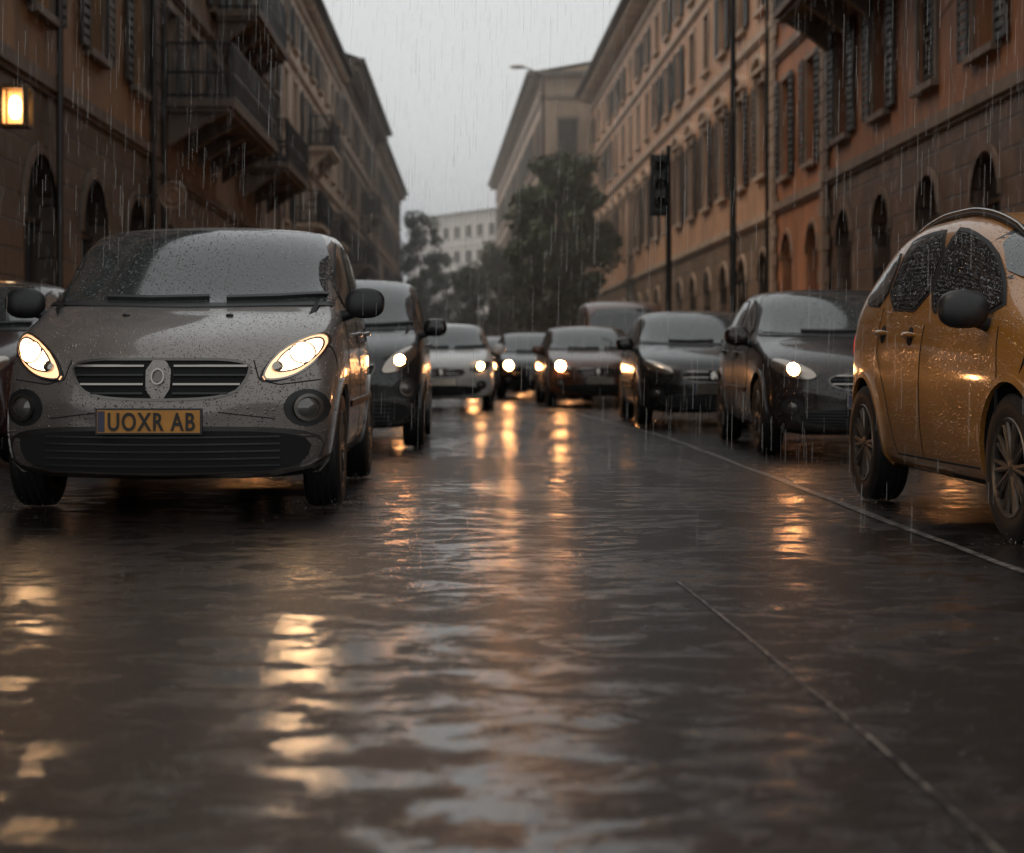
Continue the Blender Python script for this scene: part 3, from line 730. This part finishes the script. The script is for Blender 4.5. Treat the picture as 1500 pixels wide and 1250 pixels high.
    if quoin:
        z=.7;k=0
        while z<H-.9:
            ww=.55 if k%2 else .35
            for u0,u1 in((0,ww),(Lf-ww,Lf)): Tr.box((u0+.003,.061,z+.01),(u1-.003,.09,z+.36),trimm,T)
            z+=.38;k+=1
    for u in pipes:
        Tr.path([T(Vector((u,.14,.2))),T(Vector((u,.14,H-.7))),T(Vector((u,over,H-.1)))],.055,M['gutter'],8)
    for (u0,u1,z,dep) in balc:
        I.box((u0,.13,z-.16),(u1,dep,z),trimm,T)
        I.box((u0+.08,.13,z-.26),(u1-.08,dep-.1,z-.161),trimm,T)
        nbk=max(2,int((u1-u0)/1.6))
        for k in range(nbk):
            u=lerp(u0+.3,u1-.3,k/(nbk-1))
            I.add([T(Vector(p)) for p in((u-.1,.13,z-.262),(u+.1,.13,z-.262),(u+.1,dep-.2,z-.262),(u-.1,dep-.2,z-.262),(u-.1,.13,z-.95),(u+.1,.13,z-.95),(u-.1,dep*.5,z-.55),(u+.1,dep*.5,z-.55))],[(0,4,6,3),(1,5,7,2),(4,5,7,6),(6,7,2,3)],trimm)
        for zz in(.08,.55,1.15): 
            for A,B in(((u0+.05,.15),(u0+.05,dep-.05)),((u0+.05,dep-.05),(u1-.05,dep-.05)),((u1-.05,dep-.05),(u1-.05,.15))):
                I.tube(T(Vector((A[0],A[1],z+zz))),T(Vector((B[0],B[1],z+zz))),.028,.028,M['iron'],6)
        nr=int((u1-u0)/.09)
        for k in range(nr+1):
            u=lerp(u0+.05,u1-.05,k/nr);I.tube(T(Vector((u,dep-.05,z))),T(Vector((u,dep-.05,z+1.15))),.02,.02,M['iron'],4,False)
        nr=int(dep/.09)
        for uu in(u0+.05,u1-.05):
            for k in range(nr): I.tube(T(Vector((uu,.15+k*.09,z))),T(Vector((uu,.15+k*.09,z+1.15))),.02,.02,M['iron'],4,False)
    for mb,nm_ in((W,'walls_and_roof'),(G,'window_panes'),(S,'shutters_and_frames'),(Tr,'stone_trim'),(I,'balconies')):
        if mb.v: mb.obj(nm_,E)
    return E,T
st_d=stone('dark_rusticated_stone',(.115,.076,.054),(.08,.055,.04))
st_r=stone('umber_rusticated_stone',(.125,.072,.048),(.088,.054,.038),1.0,.45)
st_b=stone('brown_rusticated_stone',(.15,.10,.07),(.11,.075,.055),1.0,.45)
st_m=stone('tan_rusticated_stone',(.28,.185,.125),(.22,.15,.10),1.0,.45)
och=plaster('ochre_plaster',(.26,.13,.055),.55);bro=plaster('brown_plaster',(.23,.155,.105),.55);crm=plaster('cream_plaster',(.55,.41,.30))
gry=plaster('warm_grey_plaster',(.48,.37,.28));org=plaster('orange_plaster',(.24,.10,.045),.5);org2=plaster('red_orange_plaster',(.42,.17,.075))  # far plasters (cream, grey, tan, pale) lightened: distance haze put into the colour
pch=plaster('peach_plaster',(.60,.34,.20),.4);tan=plaster('tan_plaster',(.45,.31,.21),.3);wht=plaster('pale_plaster',(.80,.75,.70),.2)
t_d=plaster('dark_trim',(.14,.097,.07));t_m=plaster('mid_trim',(.28,.19,.135));t_l=plaster('light_trim',(.56,.41,.30))
XL=-6.5
building('ochre_palazzo_building',(XL,6),(XL,35.6),-1,15.0,12,[(0,5,'arch',1.9,0.1,3.9),(5,9.2,'win',1.15,6.0,8.4),(9.2,13.6,'win',1.15,10,12.4)],3.7,och,t_d,st_d,5,pipes=(21,28.8))
building('brown_balcony_building',(XL,35.7),(XL,58),-1,14.9,12,[(0,4.7,'arch',1.7,0.1,3.7),(4.7,8.7,'win',1.2,6.1,8.2),(8.7,11.8,'win',1.2,9.4,11.2),(11.8,14.2,'win',1.1,12.3,13.6)],3.2,bro,t_d,st_b,4.7,
   balc=((.6,8.8,6.2,1.5),(12,18,6.2,1.4),(7.5,14,9.4,1.2),(2,6,12.3,1.1)),pipes=(.3,),over=.5)
building('cream_building',(XL,58.1),(XL,84),-1,14.5,12,[(0,4.7,'win',1.4,.6,3.5),(4.7,8.2,'win',1.2,5.6,7.6),(8.2,11.3,'win',1.2,8.9,10.7),(11.3,13.8,'win',1.1,11.9,13.2)],3.1,crm,t_l,st_m,4.7,balc=((4,8,5.7,1.0),(14,18,5.7,1.0),(9,13,9.0,1.0)),over=.5)
building('grey_building',(XL,84.1),(XL,112),-1,15.2,12,[(0,4.7,'win',1.4,.6,3.5),(4.7,8.2,'win',1.2,5.6,7.6),(8.2,11.3,'win',1.2,8.9,10.7),(11.3,14.5,'win',1.1,12,13.6)],3.2,gry,t_m,st_m,4.7,balc=((4,10,5.7,1.1),(14,18,9.0,1.0)),over=1.0)
building('tall_cream_building',(XL,112.1),(XL-.1,150),-1,15.0,12,[(0,4.7,'win',1.4,.6,3.5),(4.7,8.2,'win',1.2,5.6,7.6),(8.2,11.3,'win',1.2,8.9,10.7),(11.3,14.3,'win',1.1,12,13.6)],3.4,crm,t_l,st_m,4.7,balc=((10,18,5.7,1.1),),over=.6)
building('orange_palazzo_building',(8.1,12),(8.0,40.6),1,18,13,[(0,5.0,'arch',1.5,.1,4.15),(5.0,9,'win',1.2,5.75,8.1),(9,13,'win',1.2,9.9,12.2),(13,17,'win',1.2,13.8,16)],3.6,org,t_d,st_r,5.0,balc=((17.5,28.3,8.75,1.3),),pipes=(13.5,))
building('terracotta_building',(8.0,40.7),(7.95,47.4),1,18.3,13,[(0,4.9,'arch',1.4,.1,4.15),(4.9,8.9,'win',1.1,5.6,8.1),(8.9,12.9,'win',1.1,9.8,12),(12.9,17.2,'win',1.1,13.8,16)],3.3,org2,t_m,org2,4.9)
building('peach_palazzo_building',(7.95,47.5),(6.85,107),1,16.9,13,[(0,4.8,'arch',1.5,.1,3.9),(4.8,9.9,'ped',1.25,6.0,8.6),(9.9,13.1,'win',1.2,10.6,12.5),(13.1,16,'win',1.1,13.7,15.2)],3.5,pch,t_l,st_m,4.8,over=.9,pipes=(.4,))
E3,T3=building('tan_corner_building',(3.95,110),(1.9,180),1,18.8,14,[(0,4.8,'win',1.5,.6,3.6),(4.8,9.2,'win',1.2,6,8.3),(9.2,13.2,'win',1.2,10,12.2),(13.2,17.2,'win',1.2,13.9,16)],3.6,tan,t_m,st_m,4.8,over=.8,roofk=.1)
gm=MB()
for x in(1.6,4.2,6.8,9.4):
    for z in(5.9,9.9,13.7):
        gm.box((x-.6,-.06,z),(x+.6,-.012,z+2.2),M['shut']);gm.box((x-.75,-.12,z-.15),(x+.75,-.013,z-.01),t_m);gm.box((x-.75,-.09,z+2.21),(x+.75,-.013,z+2.4),t_m)
for z in(4.8,9.2,13.2,17.2): gm.box((-.2,-.16,z),(13,-.014,z+.22),t_m)
gm.box((-.85,-.7,18.55),(14,-.015,18.81),M['soffit']);gm.obj('gable_windows',E3)
building('pale_apartment_building',(-9,232),(2.4,215),1,19.5,16,[(i*3.1,(i+1)*3.1,'small',1.5,i*3.1+.9,i*3.1+2.4) for i in range(6)],2.6,wht,wht,wht,0,shut=False,quoin=False,over=.4,roofk=.01)
building('pale_apartment_building',(2.6,200),(9,240),1,22,16,[(i*3.3,(i+1)*3.3,'small',1.5,i*3.3+.9,i*3.3+2.5) for i in range(6)],2.6,wht,wht,wht,0,shut=False,quoin=False,over=.4,roofk=.01)

# ------------------------------------------------------------ trees
def leafm(name,c):
    m,nt,b=new_mat(name);L=nt.links.new
    g_=N(nt,'ShaderNodeTexCoord');n=N(nt,'ShaderNodeTexNoise');n.inputs['Scale'].default_value=.9;n.inputs['Detail'].default_value=5;L(g_.outputs['Object'],n.inputs['Vector'])
    mr=N(nt,'ShaderNodeMapRange');L(n.outputs[0],mr.inputs[0]);mr.inputs[1].default_value=.3;mr.inputs[2].default_value=.7;mr.inputs[3].default_value=.5;mr.inputs[4].default_value=1.6
    vm=N(nt,'ShaderNodeVectorMath');vm.operation='SCALE';vm.inputs[0].default_value=c;L(mr.outputs[0],vm.inputs['Scale']);L(vm.outputs[0],b.inputs['Base Color'])
    b.inputs['Roughness'].default_value=.6;return m
M['leaf']=leafm('dark_leaves',(.050,.070,.033));M['bark']=simple('wet_bark',(.03,.022,.017),.7,noise=.4,nscale=6)
def tree(name,x,y,h,rx,rz,nl=70,seed=1):
    r=random.Random(seed);E=empty(name,(x,y,.1));tr=MB();lf=MB()
    cz=h-rz;tr.tube((0,0,0),(0.1,0,cz*.55),.26,.2,M['bark'],10);tr.tube((.1,0,cz*.55),(0,0.1,cz),.2,.13,M['bark'],10)
    cl=[]
    for i in range(nl):
        a=r.uniform(0,2*math.pi);u=r.uniform(-1,1);q=r.uniform(.35,1)**.6
        s=math.sqrt(1-u*u); taper=1-.25*max(0,u)
        cl.append(Vector((rx*q*s*math.cos(a)*taper,rx*q*s*math.sin(a)*taper,cz+rz*q*u)))
    for c in cl[:16]:
        mid=Vector((c.x*.4,c.y*.4,cz*.75+(c.z-cz)*.35));tr.tube((0.05,0,cz*.6),mid,.1,.06,M['bark'],6);tr.tube(mid,c,.06,.02,M['bark'],6)
    for c in cl:
        cr=r.uniform(.5,1.05)*rx*.30
        for k in range(130):
            d=Vector((r.gauss(0,1),r.gauss(0,1),r.gauss(0,.8)));d=d.normalized()*cr*r.random()**.4
            p=c+d;n=(d.normalized()+Vector((r.gauss(0,.5),r.gauss(0,.5),r.gauss(0,.5)))).normalized()
            a=n.orthogonal().normalized();b=n.cross(a);s=r.uniform(.10,.20)
            lf.add([p-a*s,p+b*s*.6,p+a*s,p-b*s*.6],[(0,1,2,3)],M['leaf'])
    tr.obj('trunk_and_limbs',E,True);lf.obj('crown',E)
tree('street_tree',3.9,84,11.4,2.5,5.0,130,3)
tree('street_tree',3.0,97,8.6,2.4,3.6,60,4)
tree('street_tree',1.0,124,9.0,3,3.9,70,5)
tree('street_tree',-5.0,150,13.5,2.8,5.5,70,6)
tree('street_tree',-3.6,166,11,2.6,4.9,60,8)

# ------------------------------------------------------------ street furniture
E=empty('traffic_light',(4.3,40,.12));p=MB()
p.lathe_z([(.0001,0),(.16,0),(.16,.25),(.09,.35),(.07,.4),(.06,5.5),(.07,5.55),(.0001,5.6)],M['iron']);p.obj('pole',E,True,40)
h=MB();h.box((-.36,-.24,4.05),(-.10,.0,5.3),M['black']);h.box((-.42,-.01,3.98),(-.04,.01,5.37),M['black'])
h.box((-.12,-.1,4.3),(-.04,-.04,4.36),M['iron']);h.box((-.12,-.1,5.0),(-.04,-.04,5.06),M['iron'])
for i in range(3):
    z=4.26+i*.41
    vs=[];fs=[]
    h.tube((-.23,-.25,z),(-.23,-.241,z),.11,.12,M['seam'],20)
    K=14
    for k in range(K+1):
        t=math.pi*(-.1+1.2*k/K);vs+=[(-.23+.13*math.cos(t),-.24,z+.13*math.sin(t)),(-.23+.13*math.cos(t),-.42,z+.12*math.sin(t))]
    for k in range(K): fs.append((2*k,2*k+1,2*k+3,2*k+2))
    h.add(vs,fs,M['black'])
h.obj('signal_head',E)
E=empty('street_lamp',(5.75,40,.12));p=MB()
p.lathe_z([(.0001,0),(.15,0),(.15,.5),(.1,.6),(.085,.7),(.055,10.0)],M['iron']);p.path([(0,0,10),(-.2,0,10.35),(-.7,0,10.55),(-1.4,0,10.6)],.04,M['iron'])
p.ell((-1.7,0,10.58),(.4,.15,.07),M['iron'],2.4);p.obj('pole_and_arm',E,True,40)
E=empty('street_lamp',(3.4,92,.12));p=MB()
p.lathe_z([(.0001,0),(.15,0),(.15,.5),(.1,.6),(.085,.7),(.055,15.2)],M['iron']);p.path([(0,0,15.2),(-.1,0,15.6),(-.7,0,15.9),(-1.1,0,16.0)],.04,M['iron'])
p.ell((-1.35,0,16.02),(.42,.18,.1),M['reflector'],2.4);p.obj('pole_and_arm',E,True,40)
E=empty('wall_lantern',(-5.99,23.0,3.86));l=MB()
M['lantern']=simple('lantern_glass',(.9,.6,.3),.4,em=(1,.40,.12),es=.6);M['bulb']=simple('lantern_bulb',(1,.9,.7),.4,em=(1,.74,.42),es=9)
brz=simple('lantern_brass',(.12,.07,.03),.4,.6)
l.box((-.19,-.16,-.02),(.19,.16,.012),brz);l.box((-.19,-.16,.47),(.19,.16,.50),brz)
for sx in(-1,1):
    for sy in(-1,1): l.box((sx*.165-.033,sy*.14-.028,.013),(sx*.165+.033,sy*.14+.028,.469),brz)
l.box((-.13,.10,.013),(.13,.105,.469),M['lantern']);l.box((-.165,-.11,.013),(-.16,.11,.469),M['lantern'])
l.box((-.50,-.03,.2),(-.2,.03,.25),brz);l.box((-.51,-.08,.0),(-.47,.08,.45),brz)
l.box((-.15,-.13,.501),(.15,.13,.54),brz);l.obj('lantern_frame',E)
b_=MB();b_.ell((0,-.02,.24),(.075,.06,.15),M['bulb'],2.6);b_.obj('bulb',E,True)
E=empty('round_shop_sign',(-5.75,33.5,3.95));s=MB()
sg=simple('sign_face',(.2,.09,.04),.4,noise=.3);s.tube((0,-.04,0),(0,.04,0),.26,.26,sg,32)
def ring_y(mb,r,t,y,mat,n=32):
    pts=[(r*math.cos(2*math.pi*i/n),y,r*math.sin(2*math.pi*i/n)) for i in range(n+1)];mb.path(pts,t,mat,6)
ring_y(s,.25,.028,-.05,t_m);ring_y(s,.13,.02,-.05,t_m);s.box((-.75,-.02,-.02),(-.26,.02,.02),M['iron']);s.obj('sign_disc',E)
c=MB()
c.path([(7.9,20,9.0),(7.85,26,7.4),(7.8,30,6.6)],.012,M['iron'],5);c.obj('facade_cable')

# ------------------------------------------------------------ rain
rm=bpy.data.materials.new('rain_water');rm.use_nodes=True;nt=rm.node_tree
for n in list(nt.nodes): nt.nodes.remove(n)
o=N(nt,'ShaderNodeOutputMaterial');mx=N(nt,'ShaderNodeMixShader');t=N(nt,'ShaderNodeBsdfTransparent');b=N(nt,'ShaderNodeBsdfPrincipled')
b.inputs['Base Color'].default_value=(.75,.73,.70,1);b.inputs['Roughness'].default_value=.3
mx.inputs[0].default_value=.15;nt.links.new(t.outputs[0],mx.inputs[1]);nt.links.new(b.outputs[0],mx.inputs[2]);nt.links.new(mx.outputs[0],o.inputs[0])
rn=MB()
for i in range(8500):
    y=6.5+34*R.random()**.9;x=R.uniform(-.30,.36)*y;z=R.uniform(0.02,.6+.23*y);l_=R.uniform(.06,.22);r=R.uniform(.0006,.0011)*(1+y*.03)
    if y<9.6 and -2.8<x<-.4 and z<1.2: continue
    sl=.02*l_
    rn.add([(x-r,y,z),(x+r,y,z),(x,y+r*1.7,z),(x-r+sl,y,z+l_),(x+r+sl,y,z+l_),(x+sl,y+r*1.7,z+l_)],[(0,1,4,3),(1,2,5,4),(2,0,3,5)],rm)
rn.obj('rain')
sp=MB();wm_=simple('splash_water',(.4,.38,.36),.1,coat=1)
def drop(c,r): sp.add([(c[0]-r,c[1],c[2]),(c[0]+r,c[1],c[2]),(c[0],c[1]-r,c[2]),(c[0],c[1]+r,c[2]),(c[0],c[1],c[2]-r),(c[0],c[1],c[2]+r*1.6)],[(0,2,5),(2,1,5),(1,3,5),(3,0,5),(0,2,4),(2,1,4),(1,3,4),(3,0,4)],wm_)
for i in range(1400):
    y=2.8+18*R.random()**1.4;x=R.uniform(-.27,.32)*y;k=R.randint(1,4)
    for j in range(k):
        a=R.uniform(0,6.28);d=R.uniform(0,.02);drop((x+d*math.cos(a),y+d*math.sin(a),R.uniform(.003,.02)),R.uniform(.0006,.0014))
for wx,wy in((2.28,10.2),(2.4,7.75),(-.86,9.75),(-2.4,9.75),(-.86,12.2)):
    for j in range(130):
        a=R.uniform(0,6.28);d=.08+abs(R.gauss(0,.12));drop((wx+d*math.cos(a)*.8,wy-.1+d*math.sin(a),.003+abs(R.gauss(0,.03))),R.uniform(.0008,.0025))
sp.obj('rain_splashes')

# ------------------------------------------------------------ mist in the far street
vm_=bpy.data.materials.new('street_mist');vm_.use_nodes=True;nt=vm_.node_tree
for n in list(nt.nodes): nt.nodes.remove(n)
o=N(nt,'ShaderNodeOutputMaterial');v=N(nt,'ShaderNodeVolumeScatter');v.inputs['Density'].default_value=.0042;v.inputs['Color'].default_value=(.98,.94,.88,1);v.inputs['Anisotropy'].default_value=.2
nt.links.new(v.outputs[0],o.inputs['Volume'])
b_=MB();b_.box((-40,52,-.5),(40,320,26),vm_);b_.obj('mist')

# ------------------------------------------------------------ light & world
el=rad(56)
dirv=Vector((-.5,-.05,0)).normalized()*math.cos(el)+Vector((0,0,math.sin(el)))
w=bpy.data.worlds.new('World');scene.world=w;w.use_nodes=True;nt=w.node_tree
bg=nt.nodes['Background'];sk=N(nt,'ShaderNodeTexSky',sky_type='NISHITA');sk.sun_disc=False;sk.sun_elevation=el;sk.sun_rotation=math.atan2(dirv.x,dirv.y);sk.dust_density=4
tc=N(nt,'ShaderNodeTexCoord');sp_=N(nt,'ShaderNodeSeparateXYZ');nt.links.new(tc.outputs['Generated'],sp_.inputs[0])
rp=N(nt,'ShaderNodeValToRGB');nt.links.new(sp_.outputs[2],rp.inputs[0])
rp.color_ramp.elements[0].position=.0;rp.color_ramp.elements[0].color=(.84,.835,.81,1);rp.color_ramp.elements[1].position=.35;rp.color_ramp.elements[1].color=(.63,.65,.65,1)
sc_=N(nt,'ShaderNodeVectorMath');sc_.operation='SCALE';sc_.inputs['Scale'].default_value=11.6;nt.links.new(rp.outputs[0],sc_.inputs[0])
mx=N(nt,'ShaderNodeMix');mx.data_type='RGBA';mx.inputs[0].default_value=.93;nt.links.new(sk.outputs[0],mx.inputs[6]);nt.links.new(sc_.outputs[0],mx.inputs[7])
nt.links.new(mx.outputs[2],bg.inputs[0]);bg.inputs[1].default_value=.1
sl=bpy.data.lights.new('sun','SUN');sl.energy=1.0;sl.angle=rad(25);sl.color=(1,.76,.54)
so=bpy.data.objects.new('sun',sl);COL.objects.link(so)
so.rotation_euler=(dirv).to_track_quat('Z','Y').to_euler()

cam=bpy.data.cameras.new('camera');co=bpy.data.objects.new('camera',cam);COL.objects.link(co);scene.camera=co
co.location=(0,0,.79);co.rotation_euler=(rad(90),0,0);cam.lens=62.4;cam.sensor_width=36;cam.sensor_fit='HORIZONTAL'
cam.shift_x=50/1500;cam.shift_y=-93/1500;cam.clip_end=2000;cam.clip_start=.1
cam.dof.use_dof=True;cam.dof.focus_distance=8.6;cam.dof.aperture_fstop=2.5
scene.view_settings.view_transform='Standard';scene.view_settings.look='None';scene.view_settings.exposure=0
